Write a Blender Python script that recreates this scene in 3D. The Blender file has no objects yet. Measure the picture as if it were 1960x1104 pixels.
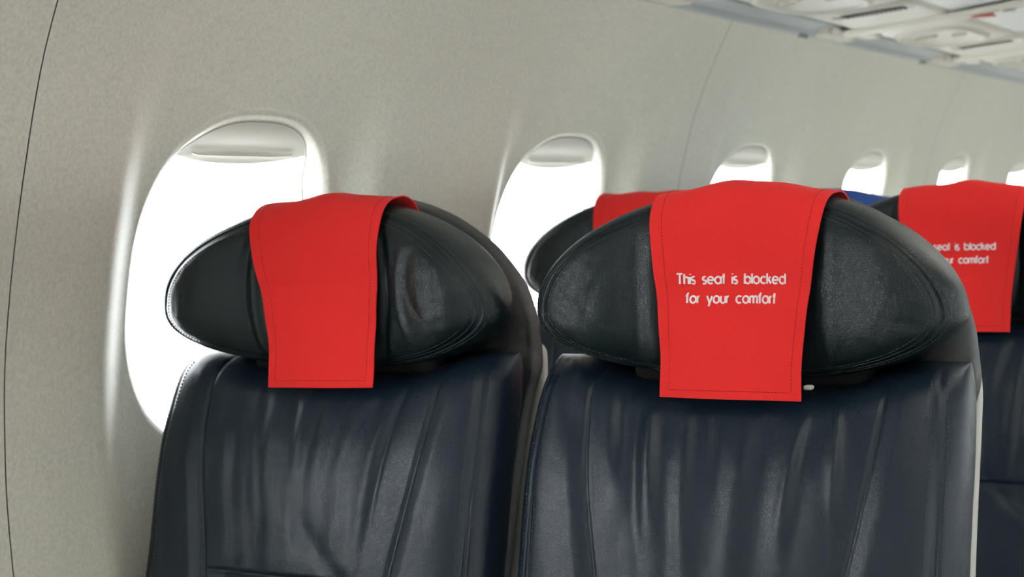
import bpy, bmesh, math, random
import numpy as np
from mathutils import Matrix, Vector

# ------------------------------------------------------------------ camera, sky, lamps, exposure
S = bpy.context.scene
COL = S.collection
EYE = 1.18                                     # camera height above the cabin floor
YAW, PITCH, ROLL, FPX = math.radians(28.965), math.radians(2.7175), math.radians(-1.5058), 3296.2
cy, sy, cp, sp = math.cos(YAW), math.sin(YAW), math.cos(PITCH), math.sin(PITCH)
F = Vector((cy*cp, sy*cp, -sp)); R0 = Vector((sy, -cy, 0)); U0 = R0.cross(F)
RT = math.cos(ROLL)*R0 + math.sin(ROLL)*U0
UP = -math.sin(ROLL)*R0 + math.cos(ROLL)*U0
cam_d = bpy.data.cameras.new('camera'); cam = bpy.data.objects.new('camera', cam_d); COL.objects.link(cam)
M = Matrix(((RT.x, UP.x, -F.x, 0), (RT.y, UP.y, -F.y, 0), (RT.z, UP.z, -F.z, EYE), (0, 0, 0, 1)))
cam.matrix_world = M
cam_d.sensor_width = 36; cam_d.lens = 36*FPX/1960
cam_d.clip_start = 0.02; cam_d.clip_end = 100
cam_d.dof.use_dof = True; cam_d.dof.focus_distance = 1.56; cam_d.dof.aperture_fstop = 10
S.camera = cam

w = bpy.data.worlds.new('overcast_sky'); S.world = w; w.use_nodes = True
bg = w.node_tree.nodes['Background']
bg.inputs[0].default_value = (0.93, 0.97, 1.0, 1); bg.inputs[1].default_value = 10.0
S.view_settings.view_transform = 'Standard'; S.view_settings.look = 'None'
S.view_settings.gamma = 1; S.view_settings.use_curve_mapping = False
S.view_settings.exposure = 0.50
CEIL_LAMP = 4.0                               # strength of the cabin's own ceiling lamps

# ------------------------------------------------------------------ material helpers
def nt(name):
    m = bpy.data.materials.new(name); m.use_nodes = True
    t = m.node_tree; b = t.nodes['Principled BSDF']
    return m, t, b
def N(t, kind, **kw):
    n = t.nodes.new(kind)
    for k, v in kw.items():
        if k in n.inputs: n.inputs[k].default_value = v
        else: setattr(n, k, v)
    return n
def coords(t, scale=(1, 1, 1)):
    c = N(t, 'ShaderNodeTexCoord'); m = N(t, 'ShaderNodeMapping'); m.inputs['Scale'].default_value = scale
    t.links.new(c.outputs['Object'], m.inputs[0]); return m.outputs[0]

def leather(name, base, rough=0.36, grain=0.5, crack=0.35, spec=0.5):
    # fine grain, short creases and a slow unevenness, all as bump
    m, t, b = nt(name); L = t.links.new
    co = coords(t)
    n1 = N(t, 'ShaderNodeTexVoronoi', feature='DISTANCE_TO_EDGE'); n1.inputs['Scale'].default_value = 620
    n2 = N(t, 'ShaderNodeTexNoise'); n2.inputs['Scale'].default_value = 46; n2.inputs['Detail'].default_value = 2.5
    n3 = N(t, 'ShaderNodeTexNoise'); n3.inputs['Scale'].default_value = 240; n3.inputs['Detail'].default_value = 3
    warp = N(t, 'ShaderNodeTexNoise'); warp.inputs['Scale'].default_value = 30; warp.inputs['Detail'].default_value = 4
    add = N(t, 'ShaderNodeVectorMath', operation='MULTIPLY_ADD'); add.inputs[1].default_value = (.02, .02, .02)
    L(co, n1.inputs[0]); L(co, n2.inputs[0]); L(co, warp.inputs[0])
    L(warp.outputs['Color'], add.inputs[0]); L(co, add.inputs[2]); L(add.outputs[0], n3.inputs[0])
    cr = N(t, 'ShaderNodeMapRange'); L(n3.outputs[0], cr.inputs[0])
    g = N(t, 'ShaderNodeMapRange'); g.inputs['From Max'].default_value = 0.25; L(n1.outputs['Distance'], g.inputs[0])
    b1 = N(t, 'ShaderNodeBump'); b1.inputs['Strength'].default_value = grain; b1.inputs['Distance'].default_value = 0.00035
    b2 = N(t, 'ShaderNodeBump'); b2.inputs['Strength'].default_value = crack; b2.inputs['Distance'].default_value = 0.0004
    b3 = N(t, 'ShaderNodeBump'); b3.inputs['Strength'].default_value = 0.35; b3.inputs['Distance'].default_value = 0.0018
    L(n2.outputs[0], b3.inputs['Height']); L(cr.outputs[0], b2.inputs['Height']); L(g.outputs[0], b1.inputs['Height'])
    L(b3.outputs[0], b2.inputs['Normal']); L(b2.outputs[0], b1.inputs['Normal']); L(b1.outputs[0], b.inputs['Normal'])
    rr = N(t, 'ShaderNodeMapRange'); rr.inputs['To Min'].default_value = rough-.07; rr.inputs['To Max'].default_value = rough+.1
    L(n2.outputs[0], rr.inputs[0]); L(rr.outputs[0], b.inputs['Roughness'])
    b.inputs['Base Color'].default_value = (*base, 1); b.inputs['Specular IOR Level'].default_value = spec
    return m
def plain(name, base, rough=0.5, spec=0.5, noise=None):
    m, t, b = nt(name)
    b.inputs['Base Color'].default_value = (*base, 1); b.inputs['Roughness'].default_value = rough
    b.inputs['Specular IOR Level'].default_value = spec
    if noise:
        co = coords(t); n = N(t, 'ShaderNodeTexNoise'); n.inputs['Scale'].default_value = noise[0]; n.inputs['Detail'].default_value = 4
        t.links.new(co, n.inputs[0])
        bp = N(t, 'ShaderNodeBump'); bp.inputs['Strength'].default_value = noise[1]; bp.inputs['Distance'].default_value = noise[2]
        t.links.new(n.outputs[0], bp.inputs['Height']); t.links.new(bp.outputs[0], b.inputs['Normal'])
        if len(noise) > 3:
            r = N(t, 'ShaderNodeMix', data_type='RGBA')
            k = noise[3]
            r.inputs['A'].default_value = (*[c*(1-k) for c in base], 1); r.inputs['B'].default_value = (*[min(1, c*(1+k)) for c in base], 1)
            mr = N(t, 'ShaderNodeMapRange'); mr.inputs['From Min'].default_value = .35; mr.inputs['From Max'].default_value = .65
            t.links.new(n.outputs[0], mr.inputs[0]); t.links.new(mr.outputs[0], r.inputs['Factor'])
            t.links.new(r.outputs['Result'], b.inputs['Base Color'])
    return m
def cloth_mat(name, base):
    m, t, b = nt(name); L = t.links.new
    co = coords(t)
    n = N(t, 'ShaderNodeTexNoise'); n.inputs['Scale'].default_value = 900; n.inputs['Detail'].default_value = 3
    n2 = N(t, 'ShaderNodeTexNoise'); n2.inputs['Scale'].default_value = 60; n2.inputs['Detail'].default_value = 5
    L(co, n.inputs[0]); L(co, n2.inputs[0])
    mx = N(t, 'ShaderNodeMix', data_type='RGBA'); mx.inputs['A'].default_value = (*[c*.86 for c in base], 1)
    mx.inputs['B'].default_value = (*[min(1, c*1.12) for c in base], 1); L(n.outputs[0], mx.inputs['Factor']); L(mx.outputs['Result'], b.inputs['Base Color'])
    b2 = N(t, 'ShaderNodeBump'); b2.inputs['Strength'].default_value = .25; b2.inputs['Distance'].default_value = .0015; L(n2.outputs[0], b2.inputs['Height'])
    b1 = N(t, 'ShaderNodeBump'); b1.inputs['Strength'].default_value = .5; b1.inputs['Distance'].default_value = .0003; L(n.outputs[0], b1.inputs['Height'])
    L(b2.outputs[0], b1.inputs['Normal']); L(b1.outputs[0], b.inputs['Normal'])
    b.inputs['Roughness'].default_value = .92; b.inputs['Specular IOR Level'].default_value = .15
    b.inputs['Sheen Weight'].default_value = .12; b.inputs['Sheen Roughness'].default_value = .5
    b.inputs['Sheen Tint'].default_value = (1, .45, .4, 1)
    return m
def emit(name, col, s):
    m, t, b = nt(name); b.inputs['Base Color'].default_value = (*col, 1)
    b.inputs['Emission Color'].default_value = (*col, 1); b.inputs['Emission Strength'].default_value = s
    return m
def translucent(m, col, k):
    t = m.node_tree; L = t.links.new; out = [n for n in t.nodes if n.type == 'OUTPUT_MATERIAL'][0]; b = t.nodes['Principled BSDF']
    tr = N(t, 'ShaderNodeBsdfTranslucent'); tr.inputs[0].default_value = (*col, 1); mx = N(t, 'ShaderNodeMixShader'); mx.inputs[0].default_value = k
    L(b.outputs[0], mx.inputs[1]); L(tr.outputs[0], mx.inputs[2]); L(mx.outputs[0], out.inputs[0]); return m
def pane_mat():
    m = bpy.data.materials.new('clear_acrylic'); m.use_nodes = True; t = m.node_tree; t.nodes.clear(); L = t.links.new
    o = N(t, 'ShaderNodeOutputMaterial'); mix = N(t, 'ShaderNodeMixShader'); tr = N(t, 'ShaderNodeBsdfTransparent')
    gl = N(t, 'ShaderNodeBsdfGlossy'); gl.inputs['Roughness'].default_value = .03; mix.inputs[0].default_value = .04
    L(tr.outputs[0], mix.inputs[1]); L(gl.outputs[0], mix.inputs[2]); L(mix.outputs[0], o.inputs[0])
    return m

MT = dict(
    head=leather('black_leather', (.0045, .0115, .0135), .31, .38, .40, .40),
    body=leather('navy_black_leather', (.007, .0155, .027), .31, .25, .25, .38),
    side=leather('dark_leather_side', (.006, .008, .0085), .38, .4, .15),
    thread=plain('dark_thread', (.05, .06, .065), .8),
    shell=plain('grey_seat_plastic', (.42, .42, .38), .45),
    wall=plain('textured_wall_panel', (.655, .65, .56), .55, .4, (230, .4, .0006, .075)),
    gap=plain('dark_gap', (.12, .11, .08), .8),
    reveal=plain('smooth_window_reveal', (.78, .78, .74), .35),
    shade=translucent(plain('window_shade_plastic', (.62, .61, .54), .5), (.8, .78, .68), .04),
    gasket=plain('grey_gasket', (.25, .25, .22), .6),
    pane=pane_mat(),
    psu=plain('cream_panel_plastic', (.60, .58, .50), .45),
    strip=plain('grey_light_strip', (.44, .47, .48), .35),
    binm=plain('bin_plastic', (.62, .62, .60), .4),
    dark=plain('dark_plastic', (.03, .03, .03), .5),
    floor=plain('grey_carpet', (.15, .15, .16), .95, .2, (500, .6, .002, .3)),
    red=cloth_mat('red_cotton', (.80, .030, .028)),
    redthread=plain('dark_red_thread', (.36, .014, .014), .9),
    blue=cloth_mat('blue_cotton', (.03, .09, .32)),
    embro=plain('white_embroidery_thread', (.82, .76, .78), .7, .3),
    velcro=plain('white_velcro', (.6, .58, .55), .9),
    placard=plain('red_placard', (.55, .09, .06), .5),
    lens=plain('reading_light_lens', (.03, .035, .03), .3),
    frame=plain('black_frame', (.012, .012, .012), .9, .1),
    lamp=emit('ceiling_lamp_diffuser', (1, .95, .86), CEIL_LAMP),
)

# ------------------------------------------------------------------ mesh helpers
def mesh(name, verts, faces, mat, parent=None, loc=(0, 0, 0), smooth=True):
    me = bpy.data.meshes.new(name)
    me.from_pydata([tuple(map(float, v)) for v in verts], [], [tuple(map(int, f)) for f in faces]); me.update()
    bm = bmesh.new(); bm.from_mesh(me)
    if all(e.is_manifold for e in bm.edges):       # closed shapes: normals face outwards
        v = bm.calc_volume(signed=True) if len(bm.verts) > 20000 else None
        if v is None: bmesh.ops.recalc_face_normals(bm, faces=bm.faces)
        elif v < 0:
            bmesh.ops.reverse_faces(bm, faces=bm.faces)
        bm.to_mesh(me)
    bm.free()
    if smooth: me.polygons.foreach_set('use_smooth', [True]*len(me.polygons))
    me.materials.append(mat)
    o = bpy.data.objects.new(name, me); COL.objects.link(o)
    if parent: o.parent = parent
    o.location = loc
    return o
class MB:
    def __init__(s): s.v = []; s.f = []
    def grid(s, P, cu=False, cv=False, cap=False, flip=False):
        P = np.asarray(P, float); n, m = P.shape[:2]; b = len(s.v); s.v += [tuple(p) for p in P.reshape(-1, 3)]
        for i in range(n if cu else n-1):
            for j in range(m if cv else m-1):
                a = b+i*m+j; c = b+i*m+(j+1) % m; d = b+((i+1) % n)*m+(j+1) % m; e = b+((i+1) % n)*m+j
                s.f.append((a, e, d, c) if flip else (a, c, d, e))
        if cap:
            f0 = tuple(b+j for j in range(m)); f1 = tuple(b+(n-1)*m+j for j in range(m))
            s.f.append(f0 if flip else f0[::-1]); s.f.append(f1[::-1] if flip else f1)
    def tube(s, pts, r, k=6, closed=False):
        pts = np.asarray(pts, float); n = len(pts)
        d = np.gradient(pts, axis=0) if not closed else np.roll(pts, -1, 0)-np.roll(pts, 1, 0)
        d /= (np.linalg.norm(d, axis=1)[:, None]+1e-12)
        ref = np.array([0.31, 0.2, 0.93]); G = []
        for p, t in zip(pts, d):
            a = np.cross(t, ref); a /= np.linalg.norm(a)+1e-9; c = np.cross(t, a)
            G.append([p+r*(math.cos(q)*a+math.sin(q)*c) for q in np.arange(k)*2*math.pi/k])
        s.grid(G, cu=closed, cv=True, cap=not closed)
    def box(s, lo, hi, bev=0.0):
        lo = np.array(lo, float); hi = np.array(hi, float); c = (lo+hi)/2; h = (hi-lo)/2
        s.rbox(c, h, bev if bev else min(h)*.08)
    def rbox(s, c, h, r, n=4):
        # rounded box as a lofted superellipse-free sweep: rounded rectangle rings along z
        c = np.array(c, float); h = np.array(h, float); r = min(r, min(h)*.999)
        def ring(ins, z):
            P = []
            rx, ry = h[0]-ins, h[1]-ins; rr = max(r-ins, r*.15)
            for q, (sx, sy_) in enumerate(((1, 1), (-1, 1), (-1, -1), (1, -1))):
                for i in range(n+1):
                    a = (q+i/n)*math.pi/2
                    P.append(c+np.array([sx*(rx-rr)+rr*math.cos(a), sy_*(ry-rr)+rr*math.sin(a), z]))
            return P
        G = []
        for i in range(n+1):
            a = i/n*math.pi/2; G.append(ring(r*(1-math.sin(a)), -h[2]+r*(1-math.cos(a))))
        for i in range(n+1):
            a = (1-i/n)*math.pi/2; G.append(ring(r*(1-math.sin(a)), h[2]-r*(1-math.cos(a))))
        s.grid(G, cv=True, cap=True)
    def build(s, name, mat, parent=None, loc=(0, 0, 0), smooth=True): return mesh(name, s.v, s.f, mat, parent, loc, smooth)
def empty(name, loc):
    o = bpy.data.objects.new(name, None); COL.objects.link(o); o.location = loc; o.empty_display_size = .1; return o
def tag(o, label=None, cat=None, group=None, kind=None):
    if label: o['label'] = label
    if cat: o['category'] = cat
    if group: o['group'] = group
    if kind: o['kind'] = kind
    return o
def copy_tree(o, parent=None):
    c = o.copy(); COL.objects.link(c)
    if parent: c.parent = parent
    for ch in list(o.children): copy_tree(ch, c)
    return c
def sm(x, a, b):
    t = np.clip((np.asarray(x, float)-a)/(b-a), 0, 1); return t*t*(3-2*t)
def gs(x, c, w): return np.exp(-((x-c)/w)**2)
def pchip(xs, ys):
    xs = np.array(xs, float); ys = np.array(ys, float); h = np.diff(xs); d = np.diff(ys)/h
    m = np.zeros(len(xs)); m[0] = d[0]; m[-1] = d[-1]
    for i in range(1, len(xs)-1): m[i] = 0 if d[i-1]*d[i] <= 0 else 2*d[i-1]*d[i]/(d[i-1]+d[i])
    def f(x):
        x = np.asarray(x, float); i = np.clip(np.searchsorted(xs, x)-1, 0, len(xs)-2); t = np.clip((x-xs[i])/h[i], 0, 1)
        return ((1+2*t)*(1-t)**2*ys[i]+t*(1-t)**2*h[i]*m[i]+t*t*(3-2*t)*ys[i+1]+t*t*(t-1)*h[i]*m[i+1])
    return f
def noise2(x, y, seed, f0=8, oct=3):
    r = np.random.RandomState(seed); o = 0
    for k in range(oct):
        for _ in range(5):
            a, b, p = r.uniform(-1, 1), r.uniform(-1, 1), r.uniform(0, 6.28); n = math.hypot(a, b)+.2
            o = o+np.sin((a*x+b*y)/n*f0*2**k*6.28+p)*.6**k/5
    return o

# ------------------------------------------------------------------ the setting: cabin shell
# wall profile: lateral distance from the camera's plane against height above the floor
WP = pchip([0.0, .28, .58, .83, .91, .986, 1.03, 1.105, 1.175, 1.23, 1.295, 1.34, 1.39, 1.45, 1.515],
           [1.10, 1.20, 1.27, 1.306, 1.310, 1.308, 1.305, 1.294, 1.280, 1.267, 1.250, 1.236, 1.216, 1.188, 1.154])
PITCHW, WX0 = .830, 1.689
WZC, WHH = EYE-.080, .191                 # window centre height and half height (pane edge)
X_FRONT = WX0-PITCHW*4.5; X_REAR = WX0+PITCHW*9.5
CY = -.05                                # centre line of the cabin
def chan(dx, z):
    zz = z-EYE
    side = sm(.270-np.abs(dx), 0, .088)
    top = 1-sm(zz, .05, .30)
    rise = .021+.013*sm(-zz, -.18, .05)
    return rise*side*top
def pdep(z): return .060-.036*sm(z-EYE, .03, .115)
def wall_pt(X, z, depth, side): 
    L = float(WP(z))+depth
    return (X, L if side > 0 else 2*CY-L, z)
def build_wall(side, nm):
    mb = MB(); NA = 192 if side > 0 else 64
    NR = 44 if side > 0 else 12
    th = (np.arange(NA)+.5)*2*math.pi/NA
    def outline(hw, hh):
        c, s_ = np.cos(th), np.sin(th); e = 2/2.65
        return hw*np.sign(c)*np.abs(c)**e, hh*np.sign(s_)*np.abs(s_)**e
    nb = 14
    for k in range(nb):
        wx = WX0+(k-4)*PITCHW
        even = (k % 2 == 0)                # joint lies ahead of even bays
        xl = -PITCHW/2+(.0104 if even else 0); xr = PITCHW/2+(0 if even else .0086)
        zt, zb = 1.515, 0.0
        # rectangle boundary point: intersection of each outline direction, spaced so the corners are hit
        ox, oz = outline(.188, WHH+.012)
        rx, rz = [], []
        for a, b in zip(ox, oz):
            tx = (xr/a if a > 0 else xl/a) if abs(a) > 1e-9 else 1e9
            tz = ((zt-WZC)/b if b > 0 else (zb-WZC)/b) if abs(b) > 1e-9 else 1e9
            t = min(tx, tz); rx.append(a*t); rz.append(b*t)
        rx = np.array(rx); rz = np.array(rz)
        # snap the nearest samples to the four corners
        for cx_, cz_ in ((xr, zt-WZC), (xl, zt-WZC), (xl, zb-WZC), (xr, zb-WZC)):
            i = int(np.argmin((rx-cx_)**2+(rz-cz_)**2)); rx[i], rz[i] = cx_, cz_
        rings = []
        # the reveal, from the pane out to the lip
        for q in np.linspace(0, 1, 9 if side > 0 else 4):
            hw = .173+.009*q+.006*q**6; a, b = outline(hw, WHH+.006*q+.006*q**6)
            dl = np.array([chan(np.array(x), WZC+z) for x, z in zip(a, b)])
            d = pdep(WZC+b)*(1-q)+dl*q + .003*(1-q)*q
            if q > .99: d = dl+.0015
            rings.append([wall_pt(wx+x, WZC+z, dd, side) for x, z, dd in zip(a, b, d)])
        for q in np.linspace(0, 1, NR)[1:]:
            qq = q**1.7
            a = ox*1.012*(1-qq)+rx*qq; b = oz*1.012*(1-qq)+rz*qq
            d = chan(a, WZC+b)
            rings.append([wall_pt(wx+x, WZC+z, dd, side) for x, z, dd in zip(a, b, d)])
        mb.grid(rings, cv=True, flip=(side < 0))
    o = mb.build(nm, MT['wall']); tag(o, kind='structure'); return o
wl = build_wall(1, 'wall_left'); wr = build_wall(-1, 'wall_right')
wl['label'] = 'pale grey textured cabin side wall with oval window recesses'
# dark backing strips in the joints between two-window panels
jl = MB()
for k in range(0, 15, 2):
    X = X_FRONT+k*PITCHW+.0095; zs = np.linspace(0, 1.515, 40)
    jl.grid([[(X+dx, float(WP(z))+.006, z) for z in zs] for dx in (-.045, .045)])
tag(jl.build('trim_1', MT['gap'], None), kind='structure')

def window_unit(wx, side, idx, shade_drop=.047):
    root = empty('window_%d' % idx, (wx, 0, WZC)); tag(root, kind='structure')
    th = np.linspace(0, 2*math.pi, 97)[:-1]; e = 2/2.65
    def out(hw, hh): return hw*np.sign(np.cos(th))*np.abs(np.cos(th))**e, hh*np.sign(np.sin(th))*np.abs(np.sin(th))**e
    def loc(x, z, d):
        p = wall_pt(0, WZC+z, d-.066+float(pdep(WZC+z)), side); return (x, p[1], z)
    # pane: a thin curved slab
    mb = MB(); G = []
    for d, sc in ((.074, 0), (.074, .5), (.074, 1), (.077, 1), (.077, .5), (.077, 0)):
        a, b = out(.188*max(sc, .01), (WHH+.014)*max(sc, .01)); G.append([loc(x, z, d) for x, z in zip(a, b)])
    mb.grid(G, cv=True, flip=(side < 0)); mb.build('pane', MT['pane'], root)
    # gasket: thin dark line around the shade track
    mb = MB(); a, b = out(.1725, WHH-.0005); mb.tube([loc(x, z, .0665) for x, z in zip(a, b)], .0011, 6, True)
    mb.build('gasket', MT['gasket'], root)
    # sleeve closing the gap between reveal and pane
    mb = MB(); a, b = out(.174, WHH+.001); a2, b2 = out(.182, WHH+.01)
    mb.grid([[loc(x, z, .0655) for x, z in zip(a, b)], [loc(x, z, .0735) for x, z in zip(a2, b2)]], cv=True, flip=(side < 0))
    mb.build('sleeve', MT['reveal'], root)
    # shade, pulled down a little, with a curved lower edge and a scooped pull
    NX, NZ = 49, 26; G = []
    zlow0 = WHH-shade_drop
    xs = np.linspace(-1, 1, NX)
    for j in range(NZ):
        row = []
        for x in xs:
            X = .180*x
            zl = zlow0+.022*abs(x)**2.2*1.0-.0
            ztop = WHH+.012
            z = zl+(ztop-zl)*(j/(NZ-1))
            zc = zlow0+.0165
            sc = math.exp(-((X/.098)**4)-(((z-zc)/.010)**2))
            ridge = math.exp(-((X/.10)**6)-(((z-zc+.0065)/.0018)**2))
            row.append(loc(X, z, .0690+.0035*sc-.0016*ridge-.0*x))
        G.append(row)
    mb = MB(); Gn = np.array(G); B = Gn.copy(); B[..., 1] += .003*side
    mb.grid(Gn, flip=(side < 0)); mb.grid(B, flip=(side > 0))
    mb.grid([Gn[0], B[0]], flip=(side > 0))
    sh = mb.build('window_shade', MT['shade'], root)
    hb = MB(); hb.tube([loc(.098*math.sin(t*math.pi/2), zlow0+.0095+.003*abs(t)**3, .0668) for t in np.linspace(-1, 1, 25)], .0012, 6)
    hb.build('shade_handle', MT['shade'], sh)
    return root
n = 1
drops = {0: .050, 1: .050, 2: .046, 3: .046, 4: .045, 5: .046}
for k in range(-4, 10): window_unit(WX0+k*PITCHW, 1, n, drops.get(k, .048)); n += 1
proto = None
for k in range(-4, 10):
    if proto is None: proto = window_unit(WX0+k*PITCHW, -1, n, .05)
    else:
        c = copy_tree(proto); c.location.x = WX0+k*PITCHW; c.name = 'window_%d' % n
    n += 1

# ceiling: strip above the wall, service-panel band, bins, central ceiling
def extr(name, prof, mat, x0=X_FRONT, x1=X_REAR, kind='structure', side=1, seg=2, parent=None, flip=False):
    mb = MB(); G = []
    for X in np.linspace(x0, x1, seg): G.append([(X, l if side > 0 else 2*CY-l, z) for l, z in prof])
    mb.grid(G, flip=(side < 0) != flip); o = mb.build(name, mat, parent)
    if kind: tag(o, kind=kind)
    return o
ZS = EYE
tn = 2
for side in (1, -1):
    extr('trim_%d' % tn, [(1.172, ZS+.334), (1.160, ZS+.325), (1.152, ZS+.331), (1.150, ZS+.3365), (1.146, ZS+.3395), (1.122, ZS+.3460), (1.112, ZS+.3482), (1.110, ZS+.356)], MT['strip'], side=side); tn += 1
    extr('trim_%d' % tn, [(1.20, ZS+.32), (1.16, ZS+.37), (1.06, ZS+.375)], MT['dark'], side=side); tn += 1
    # bin: underside beyond the service panels, front face, up to the ceiling
    a = np.linspace(0, math.pi/2, 9)
    prof = [(.890, ZS+.3665), (.60, ZS+.40)]+[(.60-.05*math.sin(t), ZS+.45-.05*math.cos(t)) for t in a]+[(.56, ZS+.62), (.62, ZS+.84)]
    extr('overhead_bin_wall', prof, MT['binm'], side=side).name = 'wall_bin_left' if side > 0 else 'wall_bin_right'
extr('ceiling', [(.64, ZS+.80), (.45, ZS+.88), (.2, ZS+.92), (CY, ZS+.93), (-.30, ZS+.92), (-.55, ZS+.88), (-.74, ZS+.80)], MT['binm'])
extr('ceiling_backing', [(1.6, ZS+.3), (1.3, ZS+.8), (.6, ZS+1.0), (CY, ZS+1.05), (-.7, ZS+1.0), (-1.4, ZS+.8), (-1.7, ZS+.3)], MT['binm']).name = 'ceiling_outer'
extr('floor', [(1.12, 0), (-1.22, 0)], MT['floor'], flip=True)
for nm, X in (('wall_front', X_FRONT+.002), ('wall_rear', X_REAR-.002)):
    mb = MB(); G = [[(X, CY-1.4, 0), (X, CY+1.4, 0)], [(X, CY-1.4, ZS+1.0), (X, CY+1.4, ZS+1.0)]]
    mb.grid(G, flip=(nm == 'wall_rear')); tag(mb.build(nm, MT['binm']), kind='structure')

# ceiling lamps over the aisle
lp = None
for k in range(6):
    x = X_FRONT+1.0+k*1.85
    if lp is None:
        lp = empty('ceiling_light', (x, CY, ZS+.90))
        mb = MB(); mb.rbox((0, 0, 0), (.62, .14, .012), .011); mb.build('diffuser', MT['lamp'], lp)
        mb = MB(); mb.rbox((0, 0, .012), (.65, .17, .008), .007); mb.build('light_housing', MT['binm'], lp)
        tag(lp, 'long flat cabin ceiling light over the aisle', 'light', 'ceiling lights over the aisle'); o = lp
    else:
        o = copy_tree(lp); o.location.x = x

# service panels above the window seats: lamps, air grille
def psu_panel(xc, label):
    root = empty('service_panel', (xc, 0, ZS)); LEN = .857
    def P(x, l, d=0): return (x, l, .3435+(1.09-l)*.0842+d)
    # panel body: lateral loft with a gently crowned section and rounded inner edge
    ls = np.array([1.098, 1.094, 1.088, 1.0, .93, .905, .898, .894]); dz = np.array([.022, .003, 0, 0, 0, .001, .005, .022])
    G = []
    for x, e in ((-LEN/2, .02), (-LEN/2+.001, .004), (-LEN/2+.006, 0), (LEN/2-.006, 0), (LEN/2-.001, .004), (LEN/2, .02)):
        G.append([P(x, l, d+e) for l, d in zip(ls, dz)])
    mb = MB(); mb.grid(G); mb.build('panel', MT['psu'], root)
    # raised oval bezel around the lamps
    lc = 1.005; th = np.linspace(0, 2*math.pi, 65)[:-1]
    ex, ey = np.sign(np.cos(th))*np.abs(np.cos(th))**.6, np.sign(np.sin(th))*np.abs(np.sin(th))**.6
    cx = -.095
    mb = MB(); G = []
    for a, b, d in ((.175, .082, .0), (.172, .079, -.006), (.160, .068, -.008), (.154, .063, -.003), (.15, .06, -.002), (.001, .001, -.002)):
        G.append([P(cx+a*x, lc+b*y, d) for x, y in zip(ex, ey)])
    mb.grid(G, cv=True); mb.build('lamp_bezel', MT['psu'], root)
    for lx, ll, r in ((-.135, 1.040, .017), (-.125, .962, .017), (-.165, 1.012, .013)):
        mb = MB(); G = []
        for rr, d in ((r, -.002), (r*.95, -.009), (r*.72, -.010), (r*.62, -.005), (.0005, -.005)):
            G.append([P(lx+rr*math.cos(t), ll+rr*math.sin(t), d) for t in np.arange(20)*math.pi/10])
        mb.grid(G, cv=True); rl = mb.build('reading_light', MT['psu'], root)
        mb = MB(); G = [[P(lx+rr*math.cos(t), ll+rr*math.sin(t), -.0054) for t in np.arange(20)*math.pi/10] for rr in (r*.74, .0005)]
        mb.grid(G, cv=True); mb.build('lens', MT['lens'], rl)
    # air grille: bezel plus slots
    gx = .155
    mb = MB(); G = []
    for a, b, d in ((.045, .088, 0), (.043, .086, -.006), (.036, .079, -.007), (.034, .077, -.003), (.001, .001, -.003)):
        G.append([P(gx+a*x, .972+b*y, d) for x, y in zip(ex, ey)])
    mb.grid(G, cv=True); gr = mb.build('air_grille', MT['psu'], root)
    for i in range(13):
        l = 1.030-i*.0092
        mb = MB(); c = P(gx, l, -.0045); mb.rbox(c, (.030, .0024, .0022), .001, 2); mb.build('slot', MT['dark'], gr)
    tag(root, label, 'panel', 'service panels above the window seats')
    return root
PX0, PP = 3.035-.87, .87
labs = {0: None}
first = None
for k in range(-5, 8):
    if first is None: first = psu_panel(PX0+k*PP, 'cream overhead service panel'); o = first
    else: o = copy_tree(first); o.location.x = PX0+k*PP
    o['label'] = {1: 'cream overhead service panel with air grille, cut by the top edge of the photo',
                  2: 'cream overhead service panel with two reading lights and grille, right of the strip bracket',
                  3: 'blurred cream overhead service panel at the right edge, top corner'}.get(k, 'cream overhead service panel outside the photographed stretch')
    if k < 1 or k > 3: o['group'] = 'service panels outside the photographed stretch'
    else: del o['group']

# rounded ridges across each panel joint and the bracket that closes the grey strip there
for k, lab in ((0, 'cream joint cover and bracket above the camera end'), (1, 'cream strip bracket with joint ridge between two overhead panels'), (2, 'cream strip bracket far along the ceiling at the right edge')):
    X = PX0+(k+.5)*PP
    root = empty('strip_bracket', (X, 1.1, ZS+.345))
    mb = MB(); G = []
    for l in np.linspace(1.12, .55, 24):
        zz = .3435+(1.09-l)*.0842 if l > .9 else .3595+(.9-l)*.118
        G.append([(wd, l-1.1, zz-.345-.012*math.cos(t)) for t, wd in ((t, .034*math.sin(t)) for t in np.linspace(-math.pi/2, math.pi/2, 9))])
    mb.grid(G); mb.build('joint_ridge', MT['psu'], root)
    mb = MB(); mb.rbox((-.01, .040, -.006), (.085, .026, .012), .011); mb.build('strip_end_cap', MT['psu'], root)
    mb = MB(); mb.rbox((-.085, .035, .001), (.012, .016, .009), .006); mb.build('clip', MT['psu'], root)
    mb = MB(); mb.rbox((-.15, .058, -.017), (.025, .005, .006), .004); mb.build('latch', MT['gasket'], root)
    mb = MB(); mb.rbox((.03, -.025, -.008), (.022, .02, .009), .008); mb.build('boss', MT['psu'], root)
    tag(root, lab, 'bracket')
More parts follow.
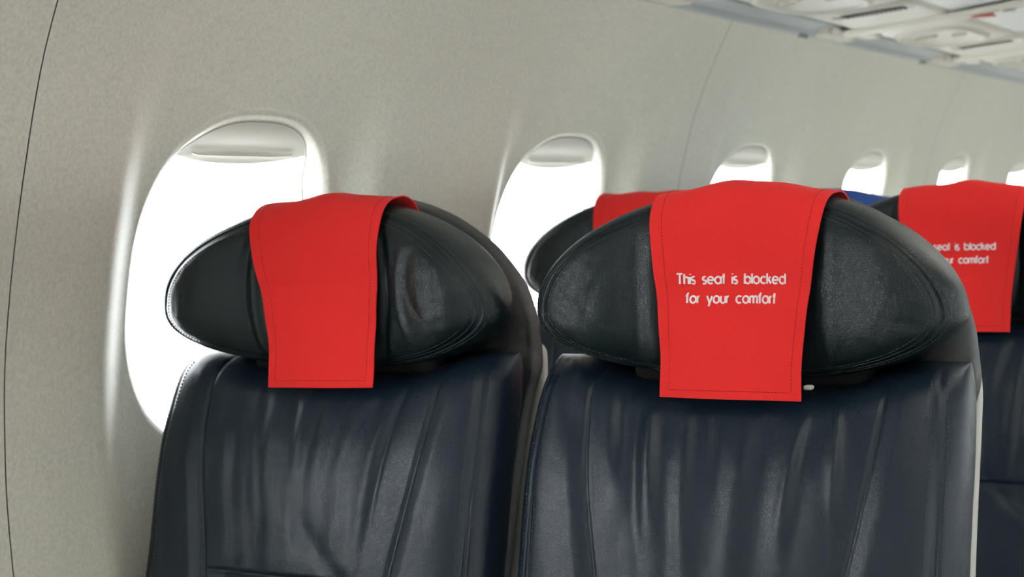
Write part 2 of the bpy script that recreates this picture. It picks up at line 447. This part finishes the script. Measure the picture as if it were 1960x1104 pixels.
# placard on the joint ridge, red with a dark arrow
pl = empty('exit_row_placard', (PX0+1.5*PP, .835, ZS+.3535))
mb = MB(); mb.rbox((0, 0, 0), (.014, .022, .0015), .001); mb.build('plate', MT['placard'], pl)
mb = MB()
mb.v += [(-.001, .026, -.0022), (-.010, .010, -.0022), (.010, .010, -.0022), (-.004, .010, -.0022), (.004, .010, -.0022), (.004, -.012, -.0022), (-.004, -.012, -.0022)]
mb.f += [(0, 1, 2), (3, 6, 5, 4)]
mb.build('arrow_mark', plain('dark_red_ink', (.28, .02, .02), .6), pl)
tag(pl, 'small red placard with arrow on the ceiling joint, top right', 'sign')
pl2 = MB(); pl2.rbox((0, 0, 0), (.009, .012, .0015), .001)
o = pl2.build('row_marker', plain('grey_ink_marker', (.45, .48, .40), .5), None, (PX0+1.5*PP, .785, ZS+.3592)); tag(o, 'small grey marker beside the red ceiling placard', 'sign')

# ------------------------------------------------------------------ seats
HW, ZT, HT, HB = .215, -.105, .118, .066
NE = 3.2
def h_top(u): r = np.clip(np.abs(u)/HW, 0, 1); return ZT+HT*(1-r**2)**.57
def h_bot(u): r = np.clip(np.abs(u)/HW, 0, 1); return ZT-HB*(1-r**2)**.5
def h_af(u):
    r = np.abs(u)/HW
    return (.038+.020*gs(r, .72, .30))*np.clip(1-r**7, 0, 1)**.45
def h_ab(u): r = np.abs(u)/HW; return .046*np.clip(1-r**5, 0, 1)**.5
def h_xc(u): r = np.abs(u)/HW; return .050-.018*r**3
def h_front(u, z):
    T, B = h_top(u), h_bot(u); zm = (T+B)/2; h = np.maximum((T-B)/2, 1e-6)
    zn = np.clip(np.abs((z-zm)/h), 0, 1)
    return h_xc(u)-h_af(u)*np.clip(1-zn**NE, 0, 1)**(1/NE)
G0 = .845
def h_G(u, z):
    r = np.abs(u)/HW
    return np.where(z > ZT, r**2+np.clip((z-ZT)/HT, 0, 9)**(1/.57), r**2+np.clip((ZT-z)/HB, 0, 9)**2)
def h_seam_dist(u, z):
    e = 1e-4; g = h_G(u, z); gu = (h_G(u+e, z)-g)/e; gz = (h_G(u, z+e)-g)/e
    return (g-G0)/(np.hypot(gu, gz)+2.0)
def h_seam_path(g0, n=260):
    P = []
    for t in np.linspace(0, 2*math.pi, n, endpoint=False):
        c, s_ = math.cos(t), math.sin(t)
        if s_ >= 0: r = (g0*c*c)**.5; z = ZT+HT*(g0*s_*s_)**.57
        else: r = (g0*c*c)**.5; z = ZT-HB*math.sqrt(g0*s_*s_)
        P.append((math.copysign(r*HW, c), z))
    return P
def resample(P, step):
    P = np.asarray(P, float); d = np.r_[0, np.cumsum(np.linalg.norm(np.diff(P, axis=0), axis=1))]
    s_ = np.arange(0, d[-1], step); return np.stack([np.interp(s_, d, P[:, k]) for k in range(P.shape[1])], 1)

def head_disp(u, z, cfg):
    """forward(-)/backward(+) displacement of the cushion's front in metres"""
    d = .0022*np.exp(-(h_seam_dist(u, z)/.0024)**2)
    for (uc, z0, z1, amp, wd, bend) in cfg['creases']:
        cu = uc+bend*((z-z0)/(z1-z0)-.5)**2
        env = sm(z, z0-.015, z0+.02)*(1-sm(z, z1-.03, z1+.01))
        d = d+amp*gs(u, cu, wd)*env
    inside = 1-sm(h_G(u, z), .70, .9)
    tip = sm(np.abs(u), .09, .16)
    d = d-inside*cfg.get('lobe', 0)*gs(np.abs(u), .150, .042)*gs(z, -.085, .06)
    d = d+inside*(.0011*noise2(u*1.0, z*1.0, cfg['seed'], 9, 3)+tip*.0006*noise2(u+z*.5, z-u*.8, cfg['seed']+5, 38, 2))
    return d

# seat back cushion
ZBT = -.152
RC = .33
def b_hw(z): return BHW(z)
BHW = pchip([-.78, -.55, -.42, -.33, -.26, -.21, -.175, -.152], [.212, .217, .219, .220, .220, .218, .214, .209])
b_fx = pchip([-.78, -.5, -.38, -.27, -.2, -.152], [-.17, -.10, -.064, -.038, -.012, .011])
def b_front(u, z):
    u, z = np.asarray(u, float), np.asarray(z, float)
    hw = b_hw(z); r = np.clip(np.abs(u)/hw, 0, 1)
    t = np.clip((z-(ZBT-.035))/.035, 0, 1)
    th = .052*np.sqrt(np.clip(1-t**2.4, 0, 1))
    return b_fx(z)+.052-th*(1-r**6)**(1/3.0)
def b_us(z): return .109+.037*sm(z, -.46, -.17)
def b_ps(z): return b_hw(z)*.905
def body_disp(u, z, cfg):
    us = b_us(z); a = np.abs(u)
    d = .0030*np.exp(-((a-us)/.0024)**2)
    d = d-.0045*sm(a, us, us+.02)*(1-sm(a, us+.05, us+.10))
    d = d+.0026*np.exp(-((a-b_ps(z))/.0045)**2)
    mid = 1-sm(a, us-.01, us)
    d = d+mid*.0032*np.exp(-((z+.380)/.0026)**2)
    d = d-mid*.0035*(1-(u/.12)**2)*sm(z, -.40, -.36)*(1-sm(z, -.30, -.2))
    for (u0, u1, z0, ln, wd, amp) in cfg['folds']:
        t = (z0-z)/ln
        c = u0+(u1-u0)*t
        env = sm(t, -.08, .12)*(1-sm(t, .45, 1.15))
        d = d+amp*gs(u, c, wd*(1+.7*np.clip(t, 0, 1)))*env
    d = d+.0009*noise2(u, z*.35, cfg['seed']+11, 12, 3)
    return d

def make_seat(cfg):
    root = empty('aircraft_seat', (0, 0, 0))
    def W(x, u, z): return (x, -u, z+EYE)
    # ---- headrest cushion
    be = np.linspace(-math.pi/2+.012, math.pi/2-.012, 280); us = HW*np.sin(be)
    g = lambda t: t*(1.5-.5*t*t)
    tf = g(np.linspace(1, -1, 150)); tb = g(np.linspace(-1, 1, 52))[1:-1]
    zn = np.concatenate([tf, tb]); front = np.concatenate([np.ones(len(tf), bool), np.zeros(len(tb), bool)])
    U, ZN = np.meshgrid(us, zn, indexing='ij'); FR = np.broadcast_to(front, U.shape)
    T, B = h_top(U), h_bot(U); zm, hh = (T+B)/2, (T-B)/2
    Z = zm+hh*ZN; c = np.clip(1-np.abs(ZN)**NE, 0, 1)
    X = np.where(FR, h_xc(U)-h_af(U)*c**(1/NE), h_xc(U)+h_ab(U)*c**(1/2.4))
    X = X+head_disp(U, Z, cfg)*np.where(FR, np.clip(c*2.2, 0, 1), 0)
    mb = MB(); mb.grid(np.stack([X, -U, Z+EYE], -1), cv=True, cap=True, flip=False)
    head = mb.build('headrest', MT['head'], root)
    head.scale = (1, cfg.get('hs', 1), 1); head.location.y = cfg.get('hy', 0)
    # piping: two thin welts either side of the seam and rows of stitches
    for off, nm in ((.0, 'piping'),):
        mb = MB()
        for g0 in (G0-.028, G0+.030):
            pts = [(float(h_front(np.array(u), np.array(z)))+.0003+float(head_disp(np.array(u), np.array(z), cfg))*.6, -u, z+EYE) for u, z in h_seam_path(g0)]
            mb.tube(pts, .0008, 6, True)
        mb.build('piping', MT['head'], head)
    mb = MB()
    for g0 in (G0-.075, G0+.068):
        pts = [(float(h_front(np.array(u), np.array(z)))-.0003+float(head_disp(np.array(u), np.array(z), cfg)), -u, z+EYE) for u, z in h_seam_path(g0, 500)]
        q = resample(pts+pts[:1], .0036)
        for i in range(len(q)-1):
            dv = (q[i+1]-q[i])*.62; mb.tube([q[i], q[i]+dv*.5, q[i]+dv], .0004, 4)
    mb.build('stitching', MT['thread'], head)
    # ---- back cushion
    zz = np.concatenate([np.linspace(-.775, -.47, 30)[:-1], np.linspace(-.47, ZBT-.035, 190)[:-1], ZBT-.035+.035*np.sin(np.linspace(0, math.pi/2-.02, 32))])
    tf = g(np.linspace(1, -1, 300)); tb = g(np.linspace(-1, 1, 52))[1:-1]
    rn = np.concatenate([tf, tb]); front = np.concatenate([np.ones(len(tf), bool), np.zeros(len(tb), bool)])
    Zg, Rn = np.meshgrid(zz, rn, indexing='ij'); FR = np.broadcast_to(front, Zg.shape)
    Ug = b_hw(Zg)*Rn; c = np.clip(1-np.abs(Rn)**6, 0, 1)
    t = np.clip((Zg-(ZBT-.035))/.035, 0, 1); sh = np.sqrt(np.clip(1-t**2.4, 0, 1))
    Xf = b_front(Ug, Zg)+body_disp(Ug, Zg, cfg)*np.clip(c*2, 0, 1)*sh
    Xb = b_fx(Zg)+.052+.04*sh*c**(1/2.6)
    Xg = np.where(FR, Xf, Xb)
    Zd = Zg-.021*(1-sm(np.abs(Ug), .08, .185))*sm(Zg, -.25, ZBT)      # the cushion dips under the headrest
    mb = MB(); mb.grid(np.stack([Xg, -Ug, Zd+EYE], -1), cv=True, cap=True, flip=True)
    body = mb.build('backrest', MT['body'], root)
    # edge piping with stitch rows on both sides of the backrest
    zs = np.linspace(-.76, ZBT-.012, 220)
    for sgn in (-1, 1):
        mb = MB(); st = MB()
        for o_, r in ((-.0024, .0015), (.0024, .0015)):
            pts = []
            for z in zs:
                u = sgn*(float(b_ps(z))+o_); pts.append((float(b_front(np.array(u), np.array(z)))+.0006, -u, z+EYE))
            mb.tube(pts, r, 6)
        for o_ in (-.0068, .0066):
            pts = []
            for z in zs:
                u = sgn*(float(b_ps(z))+o_); pts.append((float(b_front(np.array(u), np.array(z)))+float(body_disp(np.array(u), np.array(z), cfg))-.0003, -u, z+EYE))
            q = resample(pts, .0042)
            for i in range(len(q)-1):
                dv = (q[i+1]-q[i])*.6; st.tube([q[i], q[i]+dv*.5, q[i]+dv], .0005, 4)
        mb.build('piping', MT['body'], body); st.build('stitching', MT['thread'], body)
    # dark band and velcro strip between headrest and backrest
    mb = MB(); mb.rbox((.056, 0, ZBT-.004+EYE), (.018, .12, .022), .012); mb.build('headrest_mount', MT['frame'], root)
    # ---- leather back cover behind both, seen past the right side of the headrest
    SHW = pchip([-.80, -.45, -.30, -.22, -.18, -.14, -.095, -.05, -.015, .004, .013, .016], [.205, .200, .198, .199, .201, .200, .189, .156, .108, .065, .03, .004])
    zs = np.concatenate([np.linspace(-.80, -.2, 30)[:-1], np.linspace(-.2, .016, 60)])
    phs = np.linspace(0, 2*math.pi, 72, endpoint=False)
    def sx(z): return .122+.10*np.clip(z+.02, -.14, .1)*.25-.33*np.clip(-.15-z, 0, 1)
    G = []
    for z in zs:
        hwv = float(SHW(z)); r = []
        top = math.sqrt(max(0, 1-max(0, (z+.06)/.077)**3)) if z > -.06 else 1
        for p in phs:
            c, s_ = math.cos(p), math.sin(p)
            u = hwv*math.copysign(abs(s_)**(2/3.2), s_); x = float(sx(z))+(.034*math.copysign(abs(c)**(2/3.2), c))*(.35+.65*top)
            x += .003*math.exp(-((z+.165)/.02)**2)*math.copysign(1, c)*(abs(u) > .15)
            r.append(W(x, u*(1+.018*math.exp(-((z+.175)/.018)**2)), z))
        G.append(r)
    mb = MB(); mb.grid(G, cv=True, cap=True, flip=True); cover = mb.build('back_cover', MT['side'], root)
    # ---- pale plastic shell
    PHW = pchip([-.82, -.5, -.30, -.2, -.16, -.145, -.14], [.216, .210, .2035, .2015, .196, .180, .15])
    G = []
    for z in np.concatenate([np.linspace(-.82, -.2, 20)[:-1], np.linspace(-.2, -.14, 24)]):
        hwv = float(PHW(z)); r = []
        for p in phs:
            c, s_ = math.cos(p), math.sin(p)
            r.append(W(float(sx(z))+.030+.018*math.copysign(abs(c)**(2/3), c), hwv*math.copysign(abs(s_)**(2/5), s_), z))
        G.append(r)
    mb = MB(); mb.grid(G, cv=True, cap=True, flip=True); mb.build('back_shell', MT['shell'], root)
    # ---- seat cushion, armrests, frame, legs (below the picture)
    mb = MB(); mb.rbox((-.34, 0, .43), (.25, .215, .06), .05, 6); mb.build('seat_cushion', MT['body'], root)
    mb = MB(); mb.rbox((-.30, 0, .345), (.22, .205, .024), .02); mb.build('seat_frame', MT['shell'], root)
    for sgn in (1, -1):
        mb = MB(); mb.rbox((-.20, sgn*.2245, .62), (.19, .009, .022), .008, 4)
        ar = mb.build('armrest', MT['frame'], root)
    for xx in (-.42, -.12):
        mb = MB(); mb.rbox((xx, 0, .162), (.022, .16, .162), .012); mb.build('leg', MT['shell'], root)
    return root

def folds(seed, n, lo=-.13, hi=.12):
    r = np.random.RandomState(seed); out = []
    for i in range(n):
        u0 = lo+(hi-lo)*(i+r.uniform(.2, .8))/n
        out.append((u0, u0*.72+r.uniform(-.018, .018), -.165-r.uniform(0, .02), r.uniform(.12, .30), r.uniform(.005, .0105), (1 if i % 2 else -1)*r.uniform(.0010, .0028)))
    return out
cfgW = dict(seed=3, lobe=.007, hs=1.03, hy=.006, creases=[(-.094, -.17, .0, .0065, .0055, .06), (-.080, -.17, -.0, -.0030, .005, .05), (.086, -.16, -.01, .0055, .006, -.05), (.104, -.13, -.03, -.0028, .005, .04), (.118, -.11, -.03, .0022, .006, .07)],
            folds=folds(4, 14)+[(.105, .085, -.17, .2, .003, .0022), (.10, -.02, -.42, -.12, .012, .003), (-.12, -.05, -.43, -.1, .012, .003)])
cfgA = dict(seed=8, creases=[(-.100, -.16, -.02, .0035, .012, .0), (-.082, -.17, -.0, -.0030, .009, .02), (.098, -.17, -.01, -.0026, .009, -.01), (-.15, -.11, -.08, .0016, .008, .05)],
            folds=folds(21, 11)+[(-.115, -.10, -.165, .10, .006, .0042), (-.045, -.03, -.165, .22, .010, -.0062), (-.175, -.15, -.16, .09, .010, .004), (-.08, -.055, -.17, .18, .007, -.0054), (.105, .112, -.17, .13, .004, -.0036), (.075, .06, -.18, .14, .005, -.003)])
SX0, SY0, SPL, SPX = 1.504, 1.069, .468, .830
sW = make_seat(cfgW); sA = make_seat(cfgA)
mb = MB(); mb.rbox((.006, -.074, -.173+EYE), (.005, .0042, .0022), .0021, 4)
clip = mb.build('clip', MT['velcro'], sA); clip['label'] = 'small white clip under the headrest'
seats = {}
spec = [(0, 0, 'black leather window seat with plain red cover, nearest the left edge of the photo'),
        (0, 1, 'black leather seat in the centre right, under the fully readable red cover'),
        (1, 0, 'second-row window seat, dark headrest half hidden behind the centre seat'),
        (1, 1, 'second-row navy leather seat cut off by the right edge of the photo'),
        (2, 0, 'third-row window seat under the blue headrest cover'),
        (2, 1, 'third-row seat hidden behind the seat at the right edge')]
for i, j, lab in spec:
    base = sA if (j == 1) != (i == 1) else sW      # second row swaps the two leather variants
    o = base if (i, j) in ((0, 0), (0, 1)) else copy_tree(base)
    if (i, j) == (0, 0): o = sW
    if (i, j) == (0, 1): o = sA
    o.location = (SX0+i*SPX, SY0-j*SPL, 0)
    tag(o, lab, 'seat'); seats[(i, j)] = o

# ------------------------------------------------------------------ headrest covers (draped cloth strips)
def h_front_s(u, z): return h_front(u, z)
body_clear = .010
def make_cover(name, mat, ub, hb, ut, ht, zend, seed, lift=.006, back=.092, endtilt=0.0, wob=1.0):
    """ub/hb: centre and half width at the hanging end, ut/ht: the same over the top"""
    NA, NB = 61, 150
    r = np.random.RandomState(seed)
    def section(u):
        # outer path of the headrest section at u: start at the hanging end, up the front, over the top
        T, B = float(h_top(u)), float(h_bot(u)); zm, hh = (T+B)/2, (T-B)/2
        pts = []
        for p in np.linspace(math.pi*1.0, math.pi*.12, 80):
            c, s_ = math.cos(p), math.sin(p)
            z = zm+hh*abs(s_)**(2/NE); x = float(h_xc(u))-(float(h_af(u))*abs(c)**(2/NE) if c < 0 else -float(h_ab(u))*abs(c)**(2/2.4))
            pts.append((x, z))
        return np.array(pts), zm
    rows = []
    for ia in range(NA):
        a = -1+2*ia/(NA-1)
        # find u for the top from blend (width varies along the strip)
        pth = []
        for k in range(NB):
            b = k/(NB-1); pth.append(b)
        P = []
        # first pass with the top u to get arc lengths
        uT = ut+a*ht; sec, zm = section(uT)
        xf = sec[0, 0]-.0042
        zlow = zend+endtilt*a
        hang = np.array([(xf+.0045*(1-t)**2*0-.001*(1-t), zlow+(zm-zlow)*t) for t in np.linspace(0, 1, 30)])[:-1]
        xe = min(xf-.0005, min(float(b_front(uT, zlow+k_*.006))-body_clear for k_ in (0, 1, 2)))
        hang[:, 0] = xf+(xe-xf)*(zm-hang[:, 1])/(zm-zlow)
        # stand the cloth off the leather
        d = np.gradient(sec, axis=0); nn = np.stack([-d[:, 1], d[:, 0]], 1); nn /= np.linalg.norm(nn, axis=1)[:, None]+1e-9
        off = sec+nn*.0042
        path = np.vstack([hang, off])
        path = path[:int(np.argmax(path[:, 0] > back)) if (path[:, 0] > back).any() else len(path)]
        dd = np.r_[0, np.cumsum(np.linalg.norm(np.diff(path, axis=0), axis=1))]
        sN = np.linspace(0, dd[-1], NB); px = np.interp(sN, dd, path[:, 0]); pz = np.interp(sN, dd, path[:, 1])
        for k in range(NB):
            b = k/(NB-1); tt = float(sm(b, .05, .80))
            u = (ub+(ut-ub)*tt)+a*(hb+(ht-hb)*tt)
            top = float(sm(b, .62, .86)); edge = abs(a)**5
            zz = pz[k]+lift*edge*top+.0016*wob*top*math.sin(5.2*a+seed)+.0010*wob*top*math.sin(9*a+seed*2)
            xx = px[k]-.0012*math.sin(4*a+seed+6*b)*(1-top)-.0006*math.sin(11*b*3+a*2+seed)*(1-top)+.002*edge*(1-b)*math.sin(6*b+seed)
            P.append((xx, -u, zz+EYE))
        rows.append(P)
    G = np.array(rows)
    # thin cloth with two faces and closed edges
    du = np.gradient(G, axis=0); dv = np.gradient(G, axis=1); nr = np.cross(du, dv); nr /= np.linalg.norm(nr, axis=2)[..., None]
    if nr[NA//2, 20, 0] > 0: nr = -nr
    O = G+nr*.0013
    mb = MB(); mb.grid(O, flip=True); mb.grid(G)
    mb.grid([O[0], G[0]]); mb.grid([G[-1], O[-1]]); mb.grid([G[:, 0], O[:, 0]]); mb.grid([O[:, -1], G[:, -1]])
    ob = mb.build(name, mat)
    # hem stitches 7 mm from the edges
    st = MB(); th = MT['redthread'] if mat == MT['red'] else MT['blue']
    def at(ia, k): return O[int(round(ia)), int(round(k))]+nr[int(round(ia)), int(round(k))]*.0001
    lines = [[at(ia, 4.5) for ia in range(4, NA-4)], [at(4, k) for k in range(5, int(NB*.9))], [at(NA-5, k) for k in range(5, int(NB*.9))]]
    for ln in lines:
        q = resample(ln, .0032)
        for i in range(len(q)-1):
            dv_ = (q[i+1]-q[i])*.6; st.tube([q[i], q[i]+dv_*.5, q[i]+dv_], .00035, 4)
    st.build('hem_stitching', th, ob)
    vb = MB()
    c0 = G[NA-3, NB-6]-np.array([0, .004, .002]); vb.rbox(c0, (.010, .008, .0012), .001); vb.build('velcro_tab', MT['velcro'], ob)
    return ob, O, nr

# ---- lettering: geometric strokes, sewn as raised ribbons
def arc(cx, cy_, r, a0, a1, n=18, ry=None):
    ry = ry or r
    return [(cx+r*math.cos(math.radians(a)), cy_+ry*math.sin(math.radians(a))) for a in np.linspace(a0, a1, n)]
GL = {
 'T': (.95, [[(0, 1.42), (.95, 1.42)], [(.475, 1.42), (.475, 0)]]),
 'h': (.72, [[(0, 1.42), (0, 0)], arc(.36, .62, .36, 180, 0)+[(.72, 0)]]),
 'i': (.0, [[(0, 1.0), (0, 0)], [(0, 1.30), (0, 1.42)]]),
 's': (.56, [arc(.28, .74, .26, 40, 270, 14)+arc(.28, .25, .27, 90, -140, 14)]),
 'e': (.98, [[(.02, .5), (.98, .5)]+arc(.5, .5, .48, 0, 318, 26)]),
 'a': (.98, [arc(.5, .5, .48, 0, 360, 28), [(.98, 1.0), (.98, 0)]]),
 't': (.40, [[(.2, 1.42), (.2, 0)], [(-.04, 1.0), (.44, 1.0)]]),
 'b': (.98, [arc(.48, .5, .48, 0, 360, 28), [(0, 1.42), (0, 0)]]),
 'l': (.0, [[(0, 1.42), (0, 0)]]),
 'o': (.98, [arc(.5, .5, .48, 0, 360, 28)]),
 'c': (.86, [arc(.5, .5, .48, 45, 315, 24)]),
 'k': (.66, [[(0, 1.42), (0, 0)], [(.60, 1.0), (.03, .48)], [(.22, .62), (.66, 0)]]),
 'd': (.98, [arc(.5, .5, .48, 0, 360, 28), [(.98, 1.42), (.98, 0)]]),
 'f': (.44, [[(.50, 1.38)]+arc(.44, 1.14, .24, 90, 180, 8)+[(.20, 0)], [(-.04, 1.0), (.44, 1.0)]]),
 'r': (.36, [[(0, 1.0), (0, 0)], arc(.36, .60, .36, 180, 88, 8)]),
 'y': (.84, [[(0, 1.0), (.43, .05)], [(.84, 1.0), (.32, -.42)]]),
 'u': (.74, [[(0, 1.0)]+arc(.37, .38, .37, 180, 360)+[(.74, 1.0)], [(.74, 1), (.74, 0)]]),
 'm': (1.24, [[(0, 1), (0, 0)], arc(.31, .66, .31, 180, 0, 12)+[(.62, 0)], arc(.93, .66, .31, 180, 0, 12)+[(1.24, 0)]]),
}
def layout(text, width, xh, gap=.24, space=1.0):
    x = 0; st = []
    for ch in text:
        if ch == ' ': x += space; continue
        wd, ss = GL[ch]
        for s_ in ss: st.append([(x+p[0], p[1]) for p in s_])
        x += wd+gap
    tot = x-gap
    return [[((px/tot-.5)*width, py*xh) for px, py in s_] for s_ in st]
def embroider(cover, O, nr, uc, z1, width1, z2, width2, xh, th, tilt=0.0):
    us_ = -O[:, :, 1]; zs_ = O[:, :, 2]-EYE
    NA, NB = us_.shape
    def on(u, z, lift):
        col = zs_[NA//2, :90]; k = np.interp(z, col, np.arange(90)); k0 = int(k); fk = k-k0
        rowu = us_[:, k0]*(1-fk)+us_[:, k0+1]*fk; a = np.interp(u, rowu, np.arange(NA)) if rowu[0] < rowu[-1] else np.interp(u, rowu[::-1], np.arange(NA)[::-1])
        a0 = min(int(a), NA-2); fa = a-a0
        q = (O[a0, k0]*(1-fa)+O[a0+1, k0]*fa)*(1-fk)+(O[a0, k0+1]*(1-fa)+O[a0+1, k0+1]*fa)*fk
        return np.array([q[0]-lift, -u, z+EYE])
    mb = MB()
    for text, z0, wd in (('This seat is blocked', z1, width1), ('for your comfort', z2, width2)):
        for s_ in layout(text, wd, xh):
            P = resample([(a, b) for a, b in s_]+[], .0007) if True else s_
            P = np.vstack([P, np.array(s_[-1])[None]])
            if len(P) < 3: P = np.linspace(s_[0], s_[-1], 4)
            d = np.gradient(P, axis=0); d /= np.linalg.norm(d, axis=1)[:, None]+1e-9; nn = np.stack([-d[:, 1], d[:, 0]], 1)
            G = []
            for p, q in zip(P, nn):
                row = []
                for t, lf in ((-1, -.0002), (-.8, .0006), (0, .0010), (.8, .0006), (1, -.0002)):
                    pp = p+q*t*th/2; row.append(on(uc+pp[0], z0+pp[1]+tilt*pp[0], lf))
                G.append(row)
            mb.grid(G)
    return mb.build('embroidered_text', MT['embro'], cover)

covers = {}
def place(o, i, j, lab):
    o.location = (SX0+i*SPX, SY0-j*SPL, 0); tag(o, lab, 'headrest cover')
c, O, nr = make_cover('headrest_cover', MT['red'], .008, .0665, -.010, .086, -.186, 1, .007, endtilt=.0015)
place(c, 0, 0, 'plain red cloth cover without writing, on the left window seat headrest')
c, O, nr = make_cover('headrest_cover', MT['red'], .003, .0700, .004, .088, -.184, 2, .0)
embroider(c, O, nr, .0005, -.0775, .1075, -.0955, .089, .0067, .0019, tilt=0.0)
place(c, 0, 1, 'red cloth cover with fully readable white text, on the centre seat headrest')
c2, O, nr = make_cover('headrest_cover', MT['red'], .0, .07, .0, .086, -.186, 5, .010)
place(c2, 1, 0, 'red cloth cover peeking out behind the centre seat, on second-row window seat')
c3, O, nr = make_cover('headrest_cover', MT['red'], .002, .0700, .004, .088, -.184, 7, .004)
embroider(c3, O, nr, -.004, -.0745, .1075, -.0925, .089, .0067, .0021)
place(c3, 1, 1, 'red cloth cover at the right edge, its white text partly hidden')
c4, O, nr = make_cover('headrest_cover', MT['blue'], .0, .12, .01, .135, -.18, 9, .006)
place(c4, 2, 0, 'blurred blue cloth cover on the third-row window seat headrest')
